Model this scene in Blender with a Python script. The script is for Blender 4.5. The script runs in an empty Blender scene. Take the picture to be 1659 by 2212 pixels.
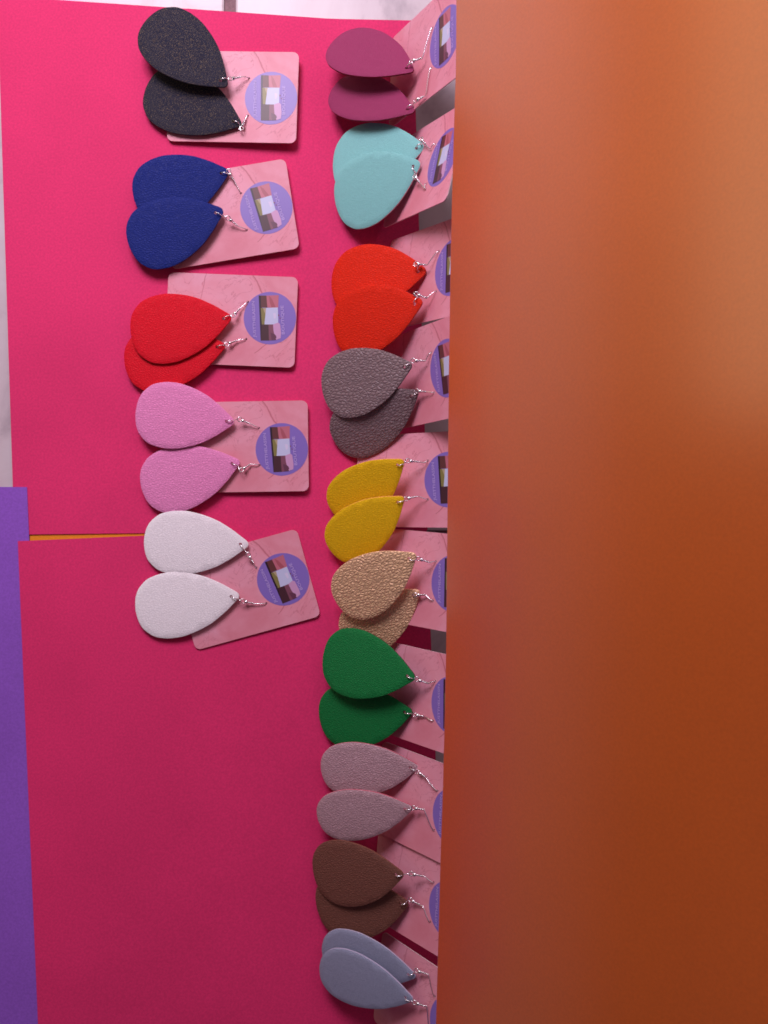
import bpy, math, random
from mathutils import Vector, Matrix
from mathutils.geometry import delaunay_2d_cdt
random.seed(4)
S = 2.5e-4            # one layout unit = 0.25 mm
CX, CY, HC = 829.5, 1106.0, 1920.0
scene = bpy.context.scene
# ---------------------------------------------------------------- camera
cam_d = bpy.data.cameras.new('camera'); cam = bpy.data.objects.new('camera', cam_d)
scene.collection.objects.link(cam); scene.camera = cam
cam.location = (0, 0, HC * S); cam.rotation_euler = (0, 0, 0)
cam_d.sensor_fit = 'VERTICAL'; cam_d.sensor_height = 24
cam_d.angle = 2 * math.atan(1106.0 / HC)
cam_d.clip_start = 0.01; cam_d.clip_end = 20
cam_d.dof.use_dof = True; cam_d.dof.focus_distance = HC * S - 0.012; cam_d.dof.aperture_fstop = 12.0
# ---------------------------------------------------------------- world, lamps, exposure
w = bpy.data.worlds.new("World"); scene.world = w; w.use_nodes = True
bg = w.node_tree.nodes['Background']; bg.inputs[0].default_value = (0.62, 0.43, 0.58, 1); bg.inputs[1].default_value = 0.12
def area(name, loc, target, size, power, col, sy=None):
    l = bpy.data.lights.new(name, 'AREA'); l.energy = power; l.size = size; l.color = col
    if sy: l.shape = 'RECTANGLE'; l.size_y = sy
    o = bpy.data.objects.new(name, l); scene.collection.objects.link(o)
    o.location = loc
    d = Vector(target) - Vector(loc); o.rotation_euler = d.to_track_quat('-Z', 'Y').to_euler()
    return o
area('room_lamp', (-0.19, 0.57, 0.55), (-0.05, 0.08, 0), 0.30, 5.2, (1.0, 0.86, 1.0))
area('overhead_fill', (1.1, 2.0, 1.9), (0.1, 0.2, 0), 2.6, 17.0, (1.0, 0.92, 0.90), 1.5)  # added overhead fill for sheen and soft general light, not a known fixture
area('board_sheen_fill', (-2.3, 1.5, 0.45), (0.1, 0.1, 0.1), 2.6, 10.0, (1.0, 0.87, 0.52), 0.9)  # added low panel whose reflection turns the board's upper right tan
scene.view_settings.view_transform = 'Standard'; scene.view_settings.look = 'None'
scene.view_settings.exposure = -0.06; scene.view_settings.gamma = 1
scene.render.engine = 'CYCLES'
scene.cycles.filter_width = 1.7

# ---------------------------------------------------------------- helpers
def link(o, parent=None):
    scene.collection.objects.link(o)
    if parent: o.parent = parent
    return o
def tag(o, label=None, cat=None, group=None, kind=None):
    if label: o['label'] = label
    if cat: o['category'] = cat
    if group: o['group'] = group
    if kind: o['kind'] = kind
    return o
def obj(name, me, parent=None):
    return link(bpy.data.objects.new(name, me), parent)
def empty(name, M):
    o = bpy.data.objects.new(name, None); o.empty_display_size = 0.01
    o.matrix_world = M
    return link(o)
def up(px, py, h=0.0):
    k = (HC - h) / HC
    return Vector(((px - CX) * k, (CY - py) * k, h))     # layout units
def basis(o, x, y, z):
    M = Matrix.Identity(4)
    for i, v in enumerate((x, y, z)):
        for r in range(3): M[r][i] = v[r]
    for r in range(3): M[r][3] = o[r] * S
    return M
def mesh(name, vs, fs, mats, smooth=False, idx=None):
    me = bpy.data.meshes.new(name)
    me.from_pydata([(v[0]*S, v[1]*S, v[2]*S) for v in vs], [], fs)
    for m in (mats if isinstance(mats, (list, tuple)) else [mats]): me.materials.append(m)
    if idx: me.polygons.foreach_set('material_index', idx)
    if smooth: me.polygons.foreach_set('use_smooth', [True]*len(me.polygons))
    me.update(); return me
def inside(p, poly):
    c = False; n = len(poly); j = n - 1
    for i in range(n):
        a, b = poly[i], poly[j]
        if (a[1] > p[1]) != (b[1] > p[1]) and p[0] < (b[0]-a[0])*(p[1]-a[1])/(b[1]-a[1]) + a[0]: c = not c
        j = i
    return c
def circle(cx, cy, r, n=16): return [(cx + r*math.cos(2*math.pi*i/n), cy + r*math.sin(2*math.pi*i/n)) for i in range(n)]
def inset(poly, d):
    n = len(poly); out = []
    for i in range(n):
        a, b, c = Vector(poly[i-1]), Vector(poly[i]), Vector(poly[(i+1) % n])
        t = (c - a).normalized(); nrm = Vector((-t.y, t.x))
        out.append(tuple(b + nrm * d))
    return out
def plate(name, outline, holes, th, step, mats, bev=0.0, bend=lambda x, y: 0.0):
    """flat cut piece (counter-clockwise outline) with real holes, thickness th and rounded rim"""
    pts = []; edges = []
    def loop(poly):
        s = len(pts); pts.extend([Vector(p) for p in poly]); n = len(poly)
        edges.extend([(s+i, s+(i+1) % n) for i in range(n)])
    loop(outline)
    for h in holes: loop(h)
    inner = inset(outline, bev) if bev else outline
    if bev: loop(inner)
    xs = [p[0] for p in outline]; ys = [p[1] for p in outline]
    lim = inset(outline, max(bev*1.8, step*0.4))
    x = min(xs) + step
    while x < max(xs):
        y = math.floor(min(ys)/step)*step
        while y < max(ys):
            p = (x, y)
            if inside(p, lim) and all((Vector(p)-Vector(h[0])).length > step*0.5 for h in holes) and not any(inside(p, h) for h in holes):
                pts.append(Vector(p))
            y += step
        x += step
    r = delaunay_2d_cdt(pts, edges, [], 0, 1e-5)
    V, F = r[0], r[2]
    n_out = len(outline)
    faces = []
    for f in F:
        c = (V[f[0]] + V[f[1]] + V[f[2]]) / 3
        if inside(c, outline) and not any(inside(c, h) for h in holes): faces.append(tuple(f))
    inn = inset(outline, bev*0.5) if bev else None
    vs = []
    for p in V:
        z = bend(p.x, p.y)
        drop = bev*0.55 if (bev and not inside(p, inn)) else 0
        vs.append((p.x, p.y, th - drop + z))
    nv = len(V)
    for p in V: vs.append((p.x, p.y, bend(p.x, p.y)))
    fs = list(faces) + [tuple(reversed([i+nv for i in f])) for f in faces]
    top_n = len(faces)
    cnt = {}
    for f in faces:
        for i in range(3): cnt[(f[i], f[(i+1) % 3])] = 1
    for (a, b) in list(cnt):
        if (b, a) not in cnt:
            k = len(vs); vs += [vs[b], vs[a], vs[a+nv], vs[b+nv]]; fs.append((k, k+1, k+2, k+3))
    idx = [0]*(2*top_n) + [1 if isinstance(mats, (list, tuple)) and len(mats) > 1 else 0]*(len(fs)-2*top_n)
    me = mesh(name, vs, fs, mats, False, idx)
    me.polygons.foreach_set('use_smooth', [i < 2*top_n for i in range(len(me.polygons))]); me.update()
    return me
def catmull(P, n=10, closed=False):
    out = []; N = len(P)
    rng = range(N if closed else N-1)
    for i in rng:
        g = (lambda k: P[k % N]) if closed else (lambda k: P[min(max(k, 0), N-1)])
        p0, p1, p2, p3 = [Vector(g(i+k)) for k in (-1, 0, 1, 2)]
        for j in range(n):
            t = j/n
            out.append(0.5*((2*p1) + (p2-p0)*t + (2*p0-5*p1+4*p2-p3)*t*t + (3*p1-p0-3*p2+p3)*t**3))
    if not closed: out.append(Vector(P[-1]))
    return out
def tube(name, pts, r, mat, seg=8, closed=False, radf=None):
    vs, fs = [], []; n = len(pts); prev = None
    for i, p in enumerate(pts):
        a = pts[(i-1) % n] if (closed or i > 0) else pts[i]
        b = pts[(i+1) % n] if (closed or i < n-1) else pts[i]
        t = (b - a).normalized()
        ref = prev if prev is not None else (Vector((0, 0, 1)) if abs(t.z) < .9 else Vector((1, 0, 0)))
        u = (ref - t*ref.dot(t)).normalized(); prev = u; v = t.cross(u)
        rr = r * (radf(i/(n-1)) if radf else 1)
        for k in range(seg):
            an = 2*math.pi*k/seg
            vs.append(p + u*math.cos(an)*rr + v*math.sin(an)*rr)
    for i in range(n if closed else n-1):
        for k in range(seg):
            a = i*seg+k; b = i*seg+(k+1) % seg; c = ((i+1) % n)*seg+(k+1) % seg; d = ((i+1) % n)*seg+k
            fs.append((a, b, c, d))
    if not closed:
        fs.append(tuple(reversed(range(seg)))); fs.append(tuple((n-1)*seg+k for k in range(seg)))
    return mesh(name, vs, fs, mat, True)
def ring_pts(c, ax, ay, r, n=18):
    return [c + ax*math.cos(2*math.pi*i/n)*r + ay*math.sin(2*math.pi*i/n)*r for i in range(n)]
def srgb(r, g, b):
    f = lambda c: (c/255/12.92) if c/255 <= .04045 else ((c/255+.055)/1.055)**2.4
    return (f(r), f(g), f(b), 1)

# ---------------------------------------------------------------- materials
def base_mat(name, col, rough=0.6, metal=0.0, spec=0.5):
    m = bpy.data.materials.new(name); m.use_nodes = True
    b = m.node_tree.nodes['Principled BSDF']
    b.inputs['Base Color'].default_value = col; b.inputs['Roughness'].default_value = rough
    b.inputs['Metallic'].default_value = metal; b.inputs['Specular IOR Level'].default_value = spec
    return m, m.node_tree, b
def mapped(nt, sc=(1, 1, 1), rot=(0, 0, 0), src='Object'):
    tc = nt.nodes.new('ShaderNodeTexCoord'); mp = nt.nodes.new('ShaderNodeMapping')
    mp.inputs['Scale'].default_value = sc; mp.inputs['Rotation'].default_value = rot
    nt.links.new(tc.outputs[src], mp.inputs['Vector']); return mp.outputs[0]
def noise(nt, vec, scale, detail=3, rough=.55, dist=0):
    n = nt.nodes.new('ShaderNodeTexNoise'); n.inputs['Scale'].default_value = scale
    n.inputs['Detail'].default_value = detail; n.inputs['Roughness'].default_value = rough
    n.inputs['Distortion'].default_value = dist
    nt.links.new(vec, n.inputs['Vector']); return n
def ramp(nt, fac, stops):
    r = nt.nodes.new('ShaderNodeValToRGB'); e = r.color_ramp.elements
    while len(e) < len(stops): e.new(0.5)
    for k, (p, c) in enumerate(stops): e[k].position = p; e[k].color = c
    nt.links.new(fac, r.inputs[0]); return r.outputs[0]
def mix(nt, fac, a, b, mode='MIX'):
    m = nt.nodes.new('ShaderNodeMix'); m.data_type = 'RGBA'; m.blend_type = mode
    for sock, v in ((m.inputs[0], fac), (m.inputs[6], a), (m.inputs[7], b)):
        if hasattr(v, 'links'): nt.links.new(v, sock)
        else: sock.default_value = v
    return m.outputs[2]
def bump(nt, b, h, strength, dist):
    n = nt.nodes.new('ShaderNodeBump'); n.inputs['Strength'].default_value = strength; n.inputs['Distance'].default_value = dist
    nt.links.new(h, n.inputs['Height']); nt.links.new(n.outputs[0], b.inputs['Normal'])
def scl(c, k): return (c[0]*k, c[1]*k, c[2]*k, 1)
def paper(name, col, rough=.75, spec=.25, mott=.05, fib=.08):
    m, nt, b = base_mat(name, col, rough, 0, spec)
    v = mapped(nt)
    n1 = noise(nt, v, 14, 4); n2 = noise(nt, v, 900, 2)
    c = mix(nt, ramp(nt, n1.outputs[0], [(.35, (0, 0, 0, 1)), (.65, (1, 1, 1, 1))]), scl(col, 1-mott), scl(col, 1+mott))
    c = mix(nt, ramp(nt, n2.outputs[0], [(.3, (0, 0, 0, 1)), (.7, (1, 1, 1, 1))]), c, mix(nt, 1.0, c, (1-fib*2, 1-fib*2, 1-fib*2, 1), 'MULTIPLY'))
    nt.links.new(c, b.inputs['Base Color'])
    bump(nt, b, n2.outputs[0], .25, .00006)
    return m
def leather(name, col, cell=1.0, depth=1.0, rough=.5, metal=0.0, spec=.4, fleck=None):
    m, nt, b = base_mat(name, col, rough, metal, spec)
    v = mapped(nt, (1.0, 1.6, 1.0), (0, 0, .5))
    nd = noise(nt, v, 160, 2)
    vv = nt.nodes.new('ShaderNodeVectorMath'); vv.operation = 'MULTIPLY_ADD'
    nt.links.new(nd.outputs['Color'], vv.inputs[0]); vv.inputs[1].default_value = (.0022, .0022, 0); nt.links.new(v, vv.inputs[2])
    vo = nt.nodes.new('ShaderNodeTexVoronoi'); vo.feature = 'DISTANCE_TO_EDGE'; vo.inputs['Scale'].default_value = 620/cell
    nt.links.new(vv.outputs[0], vo.inputs['Vector'])
    h = ramp(nt, vo.outputs['Distance'], [(0, (0, 0, 0, 1)), (.16, (.6, .6, .6, 1)), (.5, (1, 1, 1, 1))])
    vo.inputs['Randomness'].default_value = .8
    fine = noise(nt, v, 1500, 2)
    hh = mix(nt, .25, h, fine.outputs[0])
    bump(nt, b, hh, min(1, .45+.5*depth), .0002+.0002*depth)
    c = mix(nt, h, scl(col, .90-.14*min(1.3, depth)), scl(col, 1.04))
    big = noise(nt, v, 45, 3)
    c = mix(nt, ramp(nt, big.outputs[0], [(.3, (.9, .9, .9, 1)), (.7, (1, 1, 1, 1))]), scl(col, .93), c)
    if fleck:
        fl = noise(nt, v, 2200, 2, .7)
        c = mix(nt, ramp(nt, fl.outputs[0], [(.56, (0, 0, 0, 1)), (.68, (1, 1, 1, 1))]), c, fleck)
    nt.links.new(c, b.inputs['Base Color'])
    return m

def marble_card():
    col = srgb(236, 158, 172)
    m, nt, b = base_mat('marbled_card', col, .45, 0, .35)
    v = mapped(nt)
    n1 = noise(nt, v, 38, 5, .6, .8)
    c = ramp(nt, n1.outputs[0], [(.25, srgb(216, 126, 142)), (.5, srgb(227, 148, 165)), (.75, srgb(234, 168, 188))])
    n2 = noise(nt, v, 60, 4, .6, 1.6)
    a = nt.nodes.new('ShaderNodeMath'); a.operation = 'SUBTRACT'; nt.links.new(n2.outputs[0], a.inputs[0]); a.inputs[1].default_value = .5
    ab = nt.nodes.new('ShaderNodeMath'); ab.operation = 'ABSOLUTE'; nt.links.new(a.outputs[0], ab.inputs[0])
    vein = ramp(nt, ab.outputs[0], [(0, (1, 1, 1, 1)), (.014, (0, 0, 0, 1))])
    gate = noise(nt, v, 30, 1)
    vein = mix(nt, 1, vein, ramp(nt, gate.outputs[0], [(.45, (0, 0, 0, 1)), (.6, (.6, .6, .6, 1))]), 'MULTIPLY')
    c = mix(nt, vein, c, srgb(186, 98, 112))
    # printed main vein: a wavering line at a fixed place of the print
    sx = nt.nodes.new('ShaderNodeSeparateXYZ'); nt.links.new(v, sx.inputs[0])
    nw = noise(nt, v, 120, 3)
    def M(op, x, y=None):
        n = nt.nodes.new('ShaderNodeMath'); n.operation = op
        for k, q in enumerate((x, y)):
            if q is None: continue
            if hasattr(q, 'links'): nt.links.new(q, n.inputs[k])
            else: n.inputs[k].default_value = q
        return n.outputs[0]
    for (x0, y0, ang, y1, y2, wd) in ((-97, 98, -58, 40, 100, 2.6), (-30, -22, 40, -70, -10, 1.5), (-205, 60, 80, 20, 100, 1.3)):
        t = math.radians(ang); nx, ny = -math.sin(t), math.cos(t)
        d = M('ADD', M('MULTIPLY', sx.outputs[0], nx), M('MULTIPLY', sx.outputs[1], ny))
        d = M('SUBTRACT', d, (x0*nx + y0*ny)*S)
        d = M('ADD', d, M('MULTIPLY', M('SUBTRACT', nw.outputs[0], .5), 14*S))
        line = M('SUBTRACT', 1.0, M('MINIMUM', M('DIVIDE', M('ABSOLUTE', d), wd*S), 1.0))
        lim = M('MULTIPLY', M('GREATER_THAN', sx.outputs[1], y1*S), M('LESS_THAN', sx.outputs[1], y2*S))
        c = mix(nt, M('MULTIPLY', M('MULTIPLY', line, lim), .75), c, srgb(176, 84, 98))
    nt.links.new(c, b.inputs['Base Color'])
    return m
MAT = {}
MAT['card'] = marble_card()
MAT['card_edge'] = base_mat('card_edge', srgb(235, 200, 205), .7)[0]
MAT['pink'] = paper('pink_paper', srgb(232, 52, 114))
MAT['purple'] = paper('purple_paper', srgb(150, 92, 205))
MAT['yellow_paper'] = paper('yellow_paper', srgb(240, 150, 40))
MAT['badge'] = base_mat('badge_purple', srgb(132, 108, 190), .4)[0]
for k, c in dict(dark=(44, 22, 38), brown=(98, 52, 52), rose=(190, 106, 124), rose2=(168, 84, 98), olive=(132, 124, 70), sand=(178, 160, 130),
                 pale=(196, 200, 232), white=(214, 206, 236), umber=(70, 36, 46), mauve=(126, 72, 92), plum=(100, 54, 78), lilac=(202, 152, 194), letter=(188, 164, 226)).items():
    MAT[k] = base_mat('print_'+k, srgb(*c), .4)[0]
MAT['silver'] = base_mat('silver_wire', (.9, .88, .9, 1), .26, 1.0)[0]
def board_mat():
    col = srgb(194, 90, 16)
    m, nt, b = base_mat('orange_glossy_card', col, .33, 0, .5)
    v = mapped(nt)
    n1 = noise(nt, v, 9, 3); n2 = noise(nt, v, 1000, 2)
    c = mix(nt, n1.outputs[0], scl(col, .9), scl(col, 1.1))
    c = mix(nt, ramp(nt, n2.outputs[0], [(.3, (0, 0, 0, 1)), (.7, (1, 1, 1, 1))]), c, mix(nt, 1.0, c, (.86, .86, .86, 1), 'MULTIPLY'))
    nt.links.new(c, b.inputs['Base Color'])
    n3 = noise(nt, v, 6, 2)
    b.inputs['Coat Weight'].default_value = 1.0; b.inputs['Coat Roughness'].default_value = .2; b.inputs['Coat IOR'].default_value = 1.75
    bump(nt, b, n3.outputs[0], .25, .01)
    return m
MAT['orange'] = board_mat()
def tile_mat():
    m, nt, b = base_mat('floor_tile', srgb(222, 205, 212), .35)
    v = mapped(nt, src='Object')
    n1 = noise(nt, v, 16, 6, .6, 1.2)
    c = ramp(nt, n1.outputs[0], [(.3, srgb(172, 156, 164)), (.45, srgb(204, 188, 194)), (.7, srgb(214, 202, 208))])
    nt.links.new(c, b.inputs['Base Color']); return m
MAT['tile'] = tile_mat()
MAT['grout'] = paper('grout', srgb(150, 118, 124), .9, .1, .2, .15)

# ---------------------------------------------------------------- floor and papers
FZ = -14
fl = mesh('floor', [(-9000, -9000, FZ-6), (9000, -9000, FZ-6), (9000, 9000, FZ-6), (-9000, 9000, FZ-6)], [(0, 1, 2, 3)], MAT['grout'])
floor = tag(obj('floor', fl), kind='structure')
TW = 1240; G = 26
def rounded_rect(x0, y0, x1, y1, r, n=5):
    out = []
    for (cx, cy, a0) in ((x1-r, y1-r, 0), (x0+r, y1-r, 90), (x0+r, y0+r, 180), (x1-r, y0+r, 270)):
        for i in range(n+1):
            a = math.radians(a0 + 90*i/n); out.append((cx + r*math.cos(a), cy + r*math.sin(a)))
    return out
tl = rounded_rect(0, 0, TW-G, TW-G, 10, 3)
tn = len(tl); vs = [(x, y, -5) for x, y in tl] + [(x, y, -1.5) for x, y in tl] + [(x, y, 0) for x, y in inset(tl, 4)]
fs = [tuple(range(2*tn, 3*tn))] + [(i+k*tn, (i+1) % tn+k*tn, (i+1) % tn+(k+1)*tn, i+(k+1)*tn) for i in range(tn) for k in (0, 1)]
tile_me = mesh('tile', vs, fs, MAT['tile'])
x_g = up(494, 0).x          # the joint seen at the top of the picture
for i in range(-2, 3):
    for j in range(-2, 3):
        t = obj('tile', tile_me, floor)
        t.location = ((x_g + G/2 + (i-0)*TW)*S, (-40 + j*TW)*S, FZ*S)
def sheet(name, corners, z, th, mat, label, lift=None, nx=24, ny=28, cat='paper'):
    """corners TL,TR,BR,BL in layout coordinates; a thin sheet with soft waves"""
    TL, TR, BR, BL = [Vector((p[0]-CX, CY-p[1])) for p in corners]
    vs = []; fs = []
    for j in range(ny+1):
        for i in range(nx+1):
            u, v = i/nx, j/ny
            p = (TL*(1-u) + TR*u)*(1-v) + (BL*(1-u) + BR*u)*v
            vs.append((p.x, p.y, z + (lift(u, v) if lift else 0)))
    N = len(vs)
    vs += [(a, b, c-th) for a, b, c in vs]
    vs += list(vs); D2 = 2*N
    q = lambda i, j: j*(nx+1)+i
    for j in range(ny):
        for i in range(nx):
            f = (q(i, j+1), q(i+1, j+1), q(i+1, j), q(i, j)); fs.append(f); fs.append(tuple(reversed([k+N for k in f])))
    q0 = q; q = lambda i, j: q0(i, j)+D2
    for i in range(nx):
        fs.append((q(i, 0), q(i+1, 0), q(i+1, 0)+N, q(i, 0)+N)); fs.append((q(i+1, ny), q(i, ny), q(i, ny)+N, q(i+1, ny)+N))
    for j in range(ny):
        fs.append((q(0, j+1), q(0, j), q(0, j)+N, q(0, j+1)+N)); fs.append((q(nx, j), q(nx, j+1), q(nx, j+1)+N, q(nx, j)+N))
    me = mesh(name, vs, fs, mat, True)
    me.polygons.foreach_set('use_smooth', [i < 2*nx*ny for i in range(len(me.polygons))])
    o = obj(name, me); return tag(o, label, cat)
g_paper = None
sheet('coloured_paper', [(40, 1100), (905, 1090), (925, 2300), (80, 2320)], -8, 1, MAT['yellow_paper'],
      'yellow orange sheet of paper showing as a thin strip between the two pink sheets', cat='paper sheet')
sheet('coloured_paper', [(-8, -12), (893, 50), (924, 1145), (29, 1155)], -5, 1, MAT['pink'],
      'hot pink sheet of paper under the upper cards, its top edge against white tile',
      lift=lambda u, v: 16*max(0, u-.8)/.2*max(0, .16-v)/.16 + 0.8*math.sin(u*4+v*3), cat='paper sheet')
sheet('coloured_paper', [(-260, 1050), (57, 1052), (72, 1600), (120, 2700)][0:1] + [(57, 1052), (118, 2500), (-220, 2520)], -3, 1, MAT['purple'],
      'purple sheet of paper at the left edge, tucked under the lower pink sheet', cat='paper sheet')
sheet('coloured_paper', [(38, 1169), (921, 1131), (978, 2560), (98, 2600)], -1, 1, MAT['pink'],
      'hot pink sheet of paper filling the lower left, lying over purple paper', lift=lambda u, v: .6*math.sin(u*5+v*4), cat='paper sheet')

# orange board: stands steeply, leaning away to the right, its lower edge over the tops of the leaning cards
HE = 262.0; BTH = 57
edge_img = [(-420, 992), (-200, 990), (0, 986), (150, 985), (300, 980), (450, 976), (600, 973), (800, 970), (1000, 968), (1200, 966), (1400, 964), (1550, 961), (1700, 957), (1850, 952), (2000, 948), (2212, 942), (2500, 934), (2700, 930)]
eds = [up(x, y, HE) for (y, x) in edge_img]
vs = []; fs = []; NX = 16; W = 900*math.cos(math.radians(BTH))
nE = len(eds)
for th in (0, -5):
    for p in eds:
        for i in range(NX+1):
            u = i/NX
            vs.append((p.x + W*u, p.y, HE + W*u*math.tan(math.radians(BTH)) + 8*math.sin(u*3.1) + th))
N = nE*(NX+1); q = lambda i, j: j*(NX+1)+i
for j in range(nE-1):
    for i in range(NX):
        f = (q(i, j+1), q(i+1, j+1), q(i+1, j), q(i, j)); fs.append(f); fs.append(tuple(reversed([k+N for k in f])))
nt_ = len(fs); vs += list(vs); D2 = 2*N; q = lambda i, j: j*(NX+1)+i+D2
for i in range(NX):
    fs.append((q(i, 0), q(i+1, 0), q(i+1, 0)+N, q(i, 0)+N)); fs.append((q(i+1, nE-1), q(i, nE-1), q(i, nE-1)+N, q(i+1, nE-1)+N))
for j in range(nE-1):
    fs.append((q(0, j+1), q(0, j), q(0, j)+N, q(0, j+1)+N)); fs.append((q(NX, j), q(NX, j+1), q(NX, j+1)+N, q(NX, j)+N))
bm_ = mesh('orange_board', vs, fs, MAT['orange'], True)
bm_.polygons.foreach_set('use_smooth', [i < nt_ for i in range(len(bm_.polygons))])
tag(obj('orange_board', bm_), 'large glossy orange board standing aslant over the ends of the right row of cards', 'board')

# ---------------------------------------------------------------- earring cards
CL, CW, CT = 280, 195, 2.2
HX, HY, HR = -106, 40, 2.4
card_me = plate('card_sheet', rounded_rect(-CL, -CW/2, 0, CW/2, 13), [circle(HX, HY, HR, 10), circle(HX, -HY, HR, 10)], CT, 28, [MAT['card'], MAT['card_edge']])
BR = 56.5
badge_me = None
def disc(name, r, z0, z1, mat, n=64):
    vs = [(r*math.cos(2*math.pi*i/n), r*math.sin(2*math.pi*i/n), z1) for i in range(n)] + [(r*math.cos(2*math.pi*i/n), r*math.sin(2*math.pi*i/n), z0) for i in range(n)]
    return mesh(name, vs, [tuple(range(n))] + [(i, i+n, (i+1) % n+n, (i+1) % n) for i in range(n)], mat)
badge_me = disc('badge', BR, 0, .35, MAT['badge'])
def print_mesh():
    polys = [
     ('dark', [(480, 208), (560, 205), (640, 1475), (568, 1480)]),
     ('brown', [(540, 206), (700, 205), (738, 540), (556, 545)]),
     ('rose', [(698, 205), (1048, 182), (1040, 545), (736, 540)]),
     ('rose2', [(770, 202), (860, 300), (965, 520), (850, 530), (800, 400)]),
     ('olive', [(548, 556), (700, 552), (668, 1022), (590, 1022)]),
     ('sand', [(610, 556), (705, 552), (690, 740), (650, 660)]),
     ('pale', [(700, 552), (1030, 533), (1052, 960), (905, 1014), (664, 1022)]),
     ('white', [(900, 690), (985, 700), (985, 830), (930, 860)]),
     ('umber', [(590, 1022), (780, 1018), (802, 1470), (572, 1478)]),
     ('mauve', [(778, 1018), (908, 1014), (925, 1190), (945, 1280), (1000, 1330), (1015, 1385), (995, 1410), (1008, 1450), (802, 1470)]),
     ('plum', [(840, 1250), (945, 1280), (1000, 1330), (1015, 1385), (995, 1410), (1008, 1450), (880, 1465)]),
     ('lilac', [(908, 1014), (1052, 960), (1105, 1000), (1140, 1250), (1130, 1400), (1008, 1450), (995, 1410), (1015, 1385), (1000, 1330), (945, 1280), (925, 1190)]),
     ('mauve', [(1040, 730), (1075, 740), (1080, 775), (1045, 770)]),
     ('mauve', [(1085, 820), (1110, 815), (1120, 850), (1095, 855)]),
    ]
    vs, fs, idx, mats = [], [], [], []
    for n, (m, P) in enumerate(polys):
        s = len(vs)
        P = [((x-812)/740*BR, -(y-838)/740*BR) for x, y in P]
        A = sum(P[i-1][0]*P[i][1]-P[i][0]*P[i-1][1] for i in range(len(P)))
        if A < 0: P = P[::-1]
        z = .42 + .04*n
        vs += [(x, y, z) for x, y in P]
        fs.append(tuple(range(s, s+len(P))))
        if MAT[m] not in mats: mats.append(MAT[m])
        idx.append(mats.index(MAT[m]))
    return mesh('badge_picture', vs, fs, mats, False, idx)
pic_me = print_mesh()
def text_mesh(txt, length, height):
    c = bpy.data.curves.new('lettering', 'FONT'); c.body = txt; c.size = 1.0; c.align_x = 'CENTER'; c.align_y = 'CENTER'; c.resolution_u = 2; c.offset = .012
    o = bpy.data.objects.new('tmp', c); scene.collection.objects.link(o)
    dg = bpy.context.evaluated_depsgraph_get(); dg.update()
    me = bpy.data.meshes.new_from_object(o.evaluated_get(dg))
    bpy.data.objects.remove(o)
    xs = [v.co.x for v in me.vertices]; ys = [v.co.y for v in me.vertices]
    kx = length*S/(max(xs)-min(xs)); ky = height*S/(max(ys)-min(ys))
    cx, cy = (max(xs)+min(xs))/2, (max(ys)+min(ys))/2
    for v in me.vertices: v.co = ((v.co.x-cx)*kx, (v.co.y-cy)*ky, 0)
    me.materials.clear(); me.materials.append(MAT['letter']); me.name = 'lettering'
    return me
t1 = text_mesh('JUSTTHELASSIN', 78, 8); t2 = text_mesh('BOUTIQUE', 62, 7.5)
cards = {}
def card(key, M, label, brot=0, boff=0, group='marbled cards each holding a pair of drop earrings'):
    r = empty('earring_card', M); tag(r, label, 'earring card', group)
    obj('card_sheet', card_me, r)
    b = obj('badge', badge_me, r); b.location = (-57*S, boff*S, CT*S); b.rotation_euler = (0, 0, math.radians(brot))
    obj('badge_picture', pic_me, b)
    for me, ux, uy, rot in ((t1, -.59, -.06, 94), (t2, .50, -.06, 94)):
        o = obj('lettering', me, b); o.location = (ux*BR*S, uy*BR*S, 1.0*S); o.rotation_euler = (0, 0, math.radians(rot))
    cards[key] = M
def flat_card(key, right_mid, rot, hR, hL, label, brot, boff):
    R = up(right_mid[0], right_mid[1], hR)
    a = math.radians(rot); tl_ = math.asin((hR-hL)/CL)
    x = Vector((math.cos(a)*math.cos(tl_), math.sin(a)*math.cos(tl_), math.sin(tl_)))
    y = Vector((-math.sin(a), math.cos(a), 0)); z = x.cross(y)
    card(key, basis(R, x, y, z), label, brot, boff)
# rot: counter-clockwise degrees
flat_card('black', (643, 212), -2.0, 14, 2, 'pink marbled card topmost of the left row, holding two black glittery drops', -2, -2)
flat_card('navy', (632, 440), 9.0, 8, 1, 'pink marbled card tilted under the two navy blue drops', 4, 0)
flat_card('red', (640, 697), -2.4, 4, 1, 'pink marbled card with its left half uncovered above the two red drops', 1, 7)
flat_card('rose', (666, 963), .8, 6, 1, 'pink marbled card behind the two light pink drops', 0, -7)
flat_card('white', (667, 1236), 15.5, 3, 1, 'pink marbled card, most tilted of the left row, holding two white drops', 4, 0)
def lean_card(key, ax, ay, th, phi, label, boff=0, brot=0, roll=0):
    t, a = math.radians(th), math.radians(phi)
    hA = 166.3*math.sin(t)
    A = up(ax, ay, hA)
    x = Vector((math.cos(a)*math.cos(t), math.sin(a)*math.cos(t), math.sin(t)))
    y = Vector((-math.sin(a), math.cos(a), 0)); z = x.cross(y)
    R = A + x*113.7
    card(key, basis(R, x, y, z), label, brot, boff)
lean_card('magenta', 931, 108, 62, -2, 'pink marbled card leaning at the top of the right row behind two magenta drops')
lean_card('aqua', 929, 357, 64, -13, 'pink marbled card leaning behind the two aqua drops')
lean_card('orange', 942, 588, 55, -4, 'pink marbled card leaning behind the two orange red drops')
lean_card('grey', 932, 806, 58, 4, 'pink marbled card leaning behind the two taupe grey drops')
lean_card('yellow', 918, 1037, 32, 0, 'pink marbled card leaning behind the two yellow drops, nearly whole badge in view')
lean_card('gold', 934, 1254, 45, -4, 'pink marbled card leaning behind the two metallic gold drops')
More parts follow.
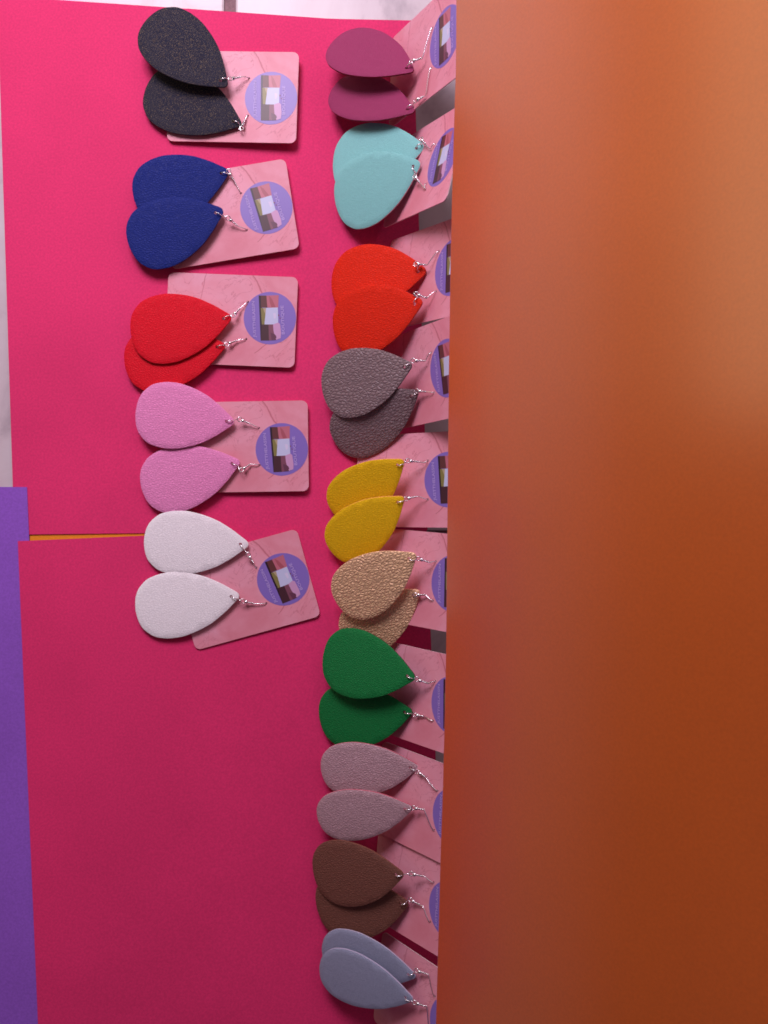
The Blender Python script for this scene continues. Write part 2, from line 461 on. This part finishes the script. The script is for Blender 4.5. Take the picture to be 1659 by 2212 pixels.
lean_card('green', 934, 1512, 50, -3, 'pink marbled card leaning behind the two dark green drops')
lean_card('mauve', 937, 1748, 48, -5, 'pink marbled card leaning behind the two pale mauve drops')
lean_card('brown', 929, 1945, 48, -5, 'pink marbled card leaning behind the two chocolate brown drops')
lean_card('silver', 931, 2190, 50, -6, 'pink marbled card at the bottom of the right row behind two silver blue drops')

# ---------------------------------------------------------------- drop earrings
LL, LW, LT = 216.0, 140.0, 3.8
prof = [(0, 0), (.006, .20), (.022, .42), (.06, .64), (.14, .865), (.24, .97), (.33, 1), (.43, .985), (.58, .87), (.70, .72), (.78, .575), (.86, .41), (.93, .24), (.975, .13), (.994, .065), (1, 0)]
half = catmull([Vector((t*LL, -h*LW/2)) for t, h in prof], 4)
outline = [tuple(p) for p in half] + [(p.x, -p.y) for p in reversed(half[1:-1])]
def drop_mesh(mats, bx, by):
    return plate('leather_drop', outline, [circle(LL*.925, 0, 3.3, 12)], LT, 14, mats, 1.1,
                 lambda x, y: bx*(1-((x-LL*.45)/(LL*.55))**2) - by*(y/70.0)**2)
def earring(key, mats, base, tip, bead, end, hole_side, label, group, hb=4, W=140, roll=0, bx=3, by=2, me=None, Lr=LL, ht=None):
    B = up(base[0], base[1], hb)
    # find tip height so the piece keeps its real length
    best = None
    for k in range(0, 170):
        T = up(tip[0], tip[1], hb + k)
        d = (T-B).length
        if best is None or abs(d-Lr) < best[0]: best = (abs(d-Lr), hb+k)
    if ht is None: ht = best[1]
    T = up(tip[0], tip[1], ht); L = (T-B).length
    x = (T-B).normalized(); y = Vector((-x.y, x.x, 0)).normalized(); z = x.cross(y)
    rr = math.radians(roll); y2 = y*math.cos(rr) + z*math.sin(rr); z2 = x.cross(y2)
    Mb = basis(B, x, y2, z2)
    r = empty('earring', Mb); tag(r, label, 'earring', group)
    d = obj('leather_drop', me or drop_mesh(mats, bx, by), r); d.scale = (L/LL, W/LW, 1)
    inv = Mb.inverted()
    loc = lambda p: (inv @ (p*S))/S
    H = Vector((L*.925, 0, LT)); 
    Mc = cards[key]
    Dw = (Mc @ Vector((HX*S, HY*hole_side*S, CT*S)))/S
    D = loc(Dw)
    # heights of bead and coil end: on a line from the drop's hole to the card's hole, lifted a little
    Hw = (Mb @ (H*S))/S
    def on(img, f, lift):
        # along the sight line through img, at the height of the chain (but above the card face)
        h = Hw.z*(1-f) + Dw.z*f + lift
        for _ in range(30):
            p = up(img[0], img[1], h)
            q = Mc.inverted() @ (p*S)
            if q.z/S < CT + 2.6: h += 2
            else: break
        return p
    bd = on(bead, .35, 3); en = on(end, .7, 1.5)
    Bl, El = loc(bd), loc(en)
    sil = MAT['silver']
    axis = (Bl-H); axis.z *= .5; axis.normalize()
    # jump ring threads the hole and rises over the tip
    c = H + axis*7.0 + Vector((0, 0, -LT*.3))
    n_up = Vector((0, 0, 1))
    obj('jump_ring', tube('jump_ring', ring_pts(c, axis, n_up, 7.4, 20), 1.1, sil, 6, True), r)
    # loop of the hook
    dirv = (El-Bl).normalized()
    side = dirv.cross(Vector((0, 0, 1))).normalized()
    lc = Bl - dirv*7.5
    loop_pts = ring_pts(lc, dirv, side, 4.6, 18)
    obj('hook_loop', tube('hook_loop', loop_pts, 1.0, sil, 6, True), r)
    # wire bridging jump ring and loop when they are apart
    if (lc - c).length > 11:
        a_ = c + axis*6; b_ = lc - dirv*4
        if (b_-a_).length > 2: obj('link_wire', tube('link_wire', catmull([a_, (a_+b_)/2 + Vector((0, 0, 1)), b_], 4), .8, sil, 6), r)
    vs, fs = [], []; n, m_ = 12, 8
    for i in range(m_+1):
        for k in range(n):
            a, b = math.pi*i/m_, 2*math.pi*k/n
            vs.append(Bl + Vector((math.sin(a)*math.cos(b), math.sin(a)*math.sin(b), math.cos(a)))*4.2)
    for i in range(m_):
        for k in range(n): fs.append((i*n+k, (i+1)*n+k, (i+1)*n+(k+1) % n, i*n+(k+1) % n))
    obj('bead', mesh('bead', vs, fs, sil, True), r)
    # tight coil after the bead
    ce = Bl + dirv*min(16, (El-Bl).length)
    nturn = 7; P = []
    s1 = side; s2 = dirv.cross(side)
    for i in range(nturn*8+1):
        t = i/(nturn*8); an = 2*math.pi*nturn*t
        P.append(Bl + dirv*2.5 + (ce-Bl-dirv*2.5)*t + (s1*math.cos(an) + s2*math.sin(an))*1.5)
    obj('coil', tube('coil', P, .8, sil, 5), r)
    zc = loc(Dw + (Mc.to_3x3() @ Vector((0, 0, 1)))*5) - D   # away from the card face
    mid = (El + D)/2 + zc*.55
    wire = catmull([ce, El + zc*.2, mid, D + (mid-D).normalized()*3 + zc*.45, D, D - zc*.9], 5)
    obj('hook_wire', tube('hook_wire', wire, 1.0, sil, 6), r)
    return r

def pair(key, mat, A, B, gname, order):
    """A = upper earring in the picture, B = lower one"""
    core = base_mat(key+'_edge', mat['edge'], .8)[0]
    m = leather(key+'_leather', mat['c'], mat.get('cell', 1), mat.get('d', .5), mat.get('r', .6), mat.get('m', 0), mat.get('s', .2), mat.get('fleck'))
    for e, hs, k in ((A, 1, 'a'), (B, -1, 'b')):
        e = dict(e)
        earring(key, [m, core], e.pop('base'), e.pop('tip'), e.pop('bead'), e.pop('end'), hs, e.pop('label'), gname, **e)
O, U = 'over', 'under'
def col(r, g, b): return srgb(r, g, b)
pair('black', dict(c=srgb(30, 32, 56), edge=srgb(40, 36, 36), cell=.45, d=.5, r=.55, fleck=srgb(140, 120, 90)),
  dict(base=(319, 43), tip=(490, 187), bead=(505, 169), end=(525, 166), label='black glitter drop earring pointing down right, upper of the black pair', hb=30, ht=36, W=142, roll=-4),
  dict(base=(317, 190), tip=(521, 270), bead=(524, 271), end=(530, 258), label='black glitter drop earring partly under its twin, lower of the black pair', hb=5, ht=17, W=142, Lr=212), 'pair of black glitter drops', 0)
pair('navy', dict(c=srgb(24, 42, 126), edge=srgb(30, 34, 90), cell=.9, d=.8),
  dict(base=(291, 433), tip=(494, 371), bead=(498, 377), end=(512, 402), label='navy blue drop earring half covered by the other, upper of the navy pair', hb=6, ht=14, W=146),
  dict(base=(280, 533), tip=(482, 455), bead=(499, 476), end=(515, 489), label='navy blue drop earring lying on top, lower of the navy pair', hb=15, ht=22, W=146), 'pair of navy blue drops', 0)
pair('red', dict(c=srgb(232, 12, 40), edge=srgb(190, 10, 30), cell=.8, d=.6),
  dict(base=(284, 724), tip=(500, 686), bead=(508, 677), end=(518, 667), label='bright red drop earring lying on top, upper of the red pair', hb=15, ht=20, W=148),
  dict(base=(271, 791), tip=(486, 747), bead=(497, 741), end=(514, 735), label='bright red drop earring mostly hidden beneath its twin, lower of the red pair', hb=5, ht=12, W=140), 'pair of bright red drops', 0)
pair('rose', dict(c=srgb(246, 148, 204), edge=srgb(240, 160, 200), cell=.9, d=.7),
  dict(base=(294, 890), tip=(506, 912), bead=(525, 909), end=(545, 917), label='light pink drop earring below the red pair, upper of the light pink pair', hb=14, ht=18, W=142),
  dict(base=(307, 1056), tip=(518, 997), bead=(528, 1011), end=(542, 1002), label='light pink drop earring above the white pair, lower of the light pink pair', hb=5, ht=14, W=140), 'pair of light pink drops', 0)
pair('white', dict(c=srgb(250, 244, 248), edge=srgb(235, 225, 230), cell=.8, d=.3),
  dict(base=(312, 1170), tip=(537, 1176), bead=(540, 1204), end=(547, 1215), label='white drop earring touching the light pink one above, upper of the white pair', hb=6, ht=13, W=137, Lr=224),
  dict(base=(294, 1318), tip=(517, 1286), bead=(532, 1300), end=(550, 1304), label='white drop earring, last of the left row, lower of the white pair', hb=6, ht=12, W=141, Lr=224), 'pair of white drops', 0)
pair('magenta', dict(c=srgb(156, 56, 100), edge=srgb(130, 20, 40), cell=.6, d=.4),
  dict(base=(720, 93), tip=(893, 156), bead=(895, 131), end=(914, 124), label='magenta drop earring at the very top, upper of the magenta pair', hb=34, W=128, roll=-12),
  dict(base=(719, 195), tip=(895, 243), bead=(903, 215), end=(921, 205), label='magenta drop earring in the shade of its twin, lower of the magenta pair', hb=16, W=110, roll=-4), 'pair of magenta drops', 0)
pair('aqua', dict(c=srgb(140, 208, 206), edge=srgb(220, 170, 175), cell=.5, d=.3),
  dict(base=(721, 360), tip=(917, 318), bead=(913, 304), end=(930, 322), label='aqua drop earring with its lower half covered, upper of the aqua pair', hb=4, W=150, by=2),
  dict(base=(728, 445), tip=(909, 353), bead=(899, 385), end=(918, 407), label='aqua drop earring lying on top, lower of the aqua pair', hb=12, W=146, by=2), 'pair of aqua drops', 0)
pair('orange', dict(c=srgb(236, 42, 16), edge=srgb(210, 60, 40), cell=.9, d=.7),
  dict(base=(718, 612), tip=(921, 586), bead=(905, 571), end=(924, 572), label='orange red drop earring with its lower half covered, upper of the orange pair', Lr=228, hb=4, W=144),
  dict(base=(723, 716), tip=(913, 652), bead=(906, 638), end=(923, 644), label='orange red drop earring lying on top, lower of the orange pair', Lr=228, hb=12, W=144), 'pair of orange red drops', 0)
pair('grey', dict(c=srgb(138, 114, 118), edge=srgb(90, 70, 72), cell=1.45, d=1.3, r=.42, s=.5),
  dict(base=(699, 848), tip=(890, 788), bead=(900, 779), end=(920, 779), label='pebbled taupe grey drop earring lying on top, upper of the grey pair', hb=28, W=140),
  dict(base=(727, 958), tip=(903, 845), bead=(907, 845), end=(922, 846), label='pebbled taupe grey drop earring beneath its twin, lower of the grey pair', Lr=228, hb=4, W=128, roll=10), 'pair of taupe grey drops', 0)
pair('yellow', dict(c=srgb(255, 204, 24), edge=srgb(240, 160, 90), cell=.9, d=.6),
  dict(base=(722, 1108), tip=(872, 994), bead=(888, 996), end=(918, 999), label='mustard yellow drop earring beneath, upper of the yellow pair', hb=8, W=118, roll=4, Lr=210),
  dict(base=(718, 1192), tip=(872, 1074), bead=(884, 1076), end=(903, 1072), label='mustard yellow drop earring lying on top, lower of the yellow pair', hb=20, W=118, roll=4, Lr=210), 'pair of mustard yellow drops', 0)
pair('gold', dict(c=srgb(255, 208, 164), edge=srgb(240, 190, 150), cell=1.45, d=1.6, r=.42, m=.3, s=.5),
  dict(base=(731, 1305), tip=(898, 1197), bead=(911, 1209), end=(928, 1215), label='metallic gold pebbled drop earring lying on top, upper of the gold pair', hb=46, W=128, roll=0),
  dict(base=(748, 1385), tip=(906, 1276), bead=(904, 1285), end=(920, 1285), label='metallic gold pebbled drop earring beneath, lower of the gold pair', hb=8, W=122, roll=0), 'pair of metallic gold drops', 0)
pair('green', dict(c=srgb(18, 122, 60), edge=srgb(60, 60, 40), cell=.8, d=.6),
  dict(base=(700, 1416), tip=(897, 1464), bead=(908, 1470), end=(925, 1476), label='dark green drop earring over the gold one, upper of the green pair', hb=34, W=143),
  dict(base=(692, 1552), tip=(891, 1536), bead=(902, 1545), end=(920, 1548), label='dark green drop earring beneath, lower of the green pair', hb=6, W=138), 'pair of dark green drops', 0)
pair('mauve', dict(c=srgb(208, 168, 178), edge=srgb(190, 90, 110), cell=.9, d=.8, r=.4, m=.15),
  dict(base=(695, 1664), tip=(904, 1655), bead=(908, 1671), end=(921, 1680), label='pale mauve drop earring just under the green ones, upper of the mauve pair', hb=18, W=120, roll=6),
  dict(base=(688, 1768), tip=(892, 1743), bead=(900, 1746), end=(917, 1749), label='pale mauve drop earring next to the brown ones, lower of the mauve pair', hb=30, W=114, roll=6), 'pair of pale mauve drops', 0)
pair('brown', dict(c=srgb(126, 80, 68), edge=srgb(120, 70, 55), cell=.9, d=.8, r=.5),
  dict(base=(679, 1884), tip=(872, 1888), bead=(896, 1889), end=(918, 1893), label='chocolate brown drop earring lying on top, upper of the brown pair', hb=20, W=142),
  dict(base=(687, 1962), tip=(882, 1949), bead=(893, 1947), end=(915, 1959), label='chocolate brown drop earring beneath, lower of the brown pair', hb=8, W=146), 'pair of chocolate brown drops', 0)
pair('silver', dict(c=srgb(158, 164, 192), edge=srgb(190, 180, 205), cell=.5, d=.4, r=.4, m=.25),
  dict(base=(697, 2045), tip=(899, 2108), bead=(907, 2099), end=(926, 2105), label='silver blue drop earring mostly covered, upper of the silver pair', hb=16, W=112, roll=4),
  dict(base=(692, 2086), tip=(893, 2158), bead=(903, 2168), end=(923, 2175), label='silver blue drop earring lying on top, lowest earring in the picture', hb=28, W=114, roll=4), 'pair of silver blue drops', 0)
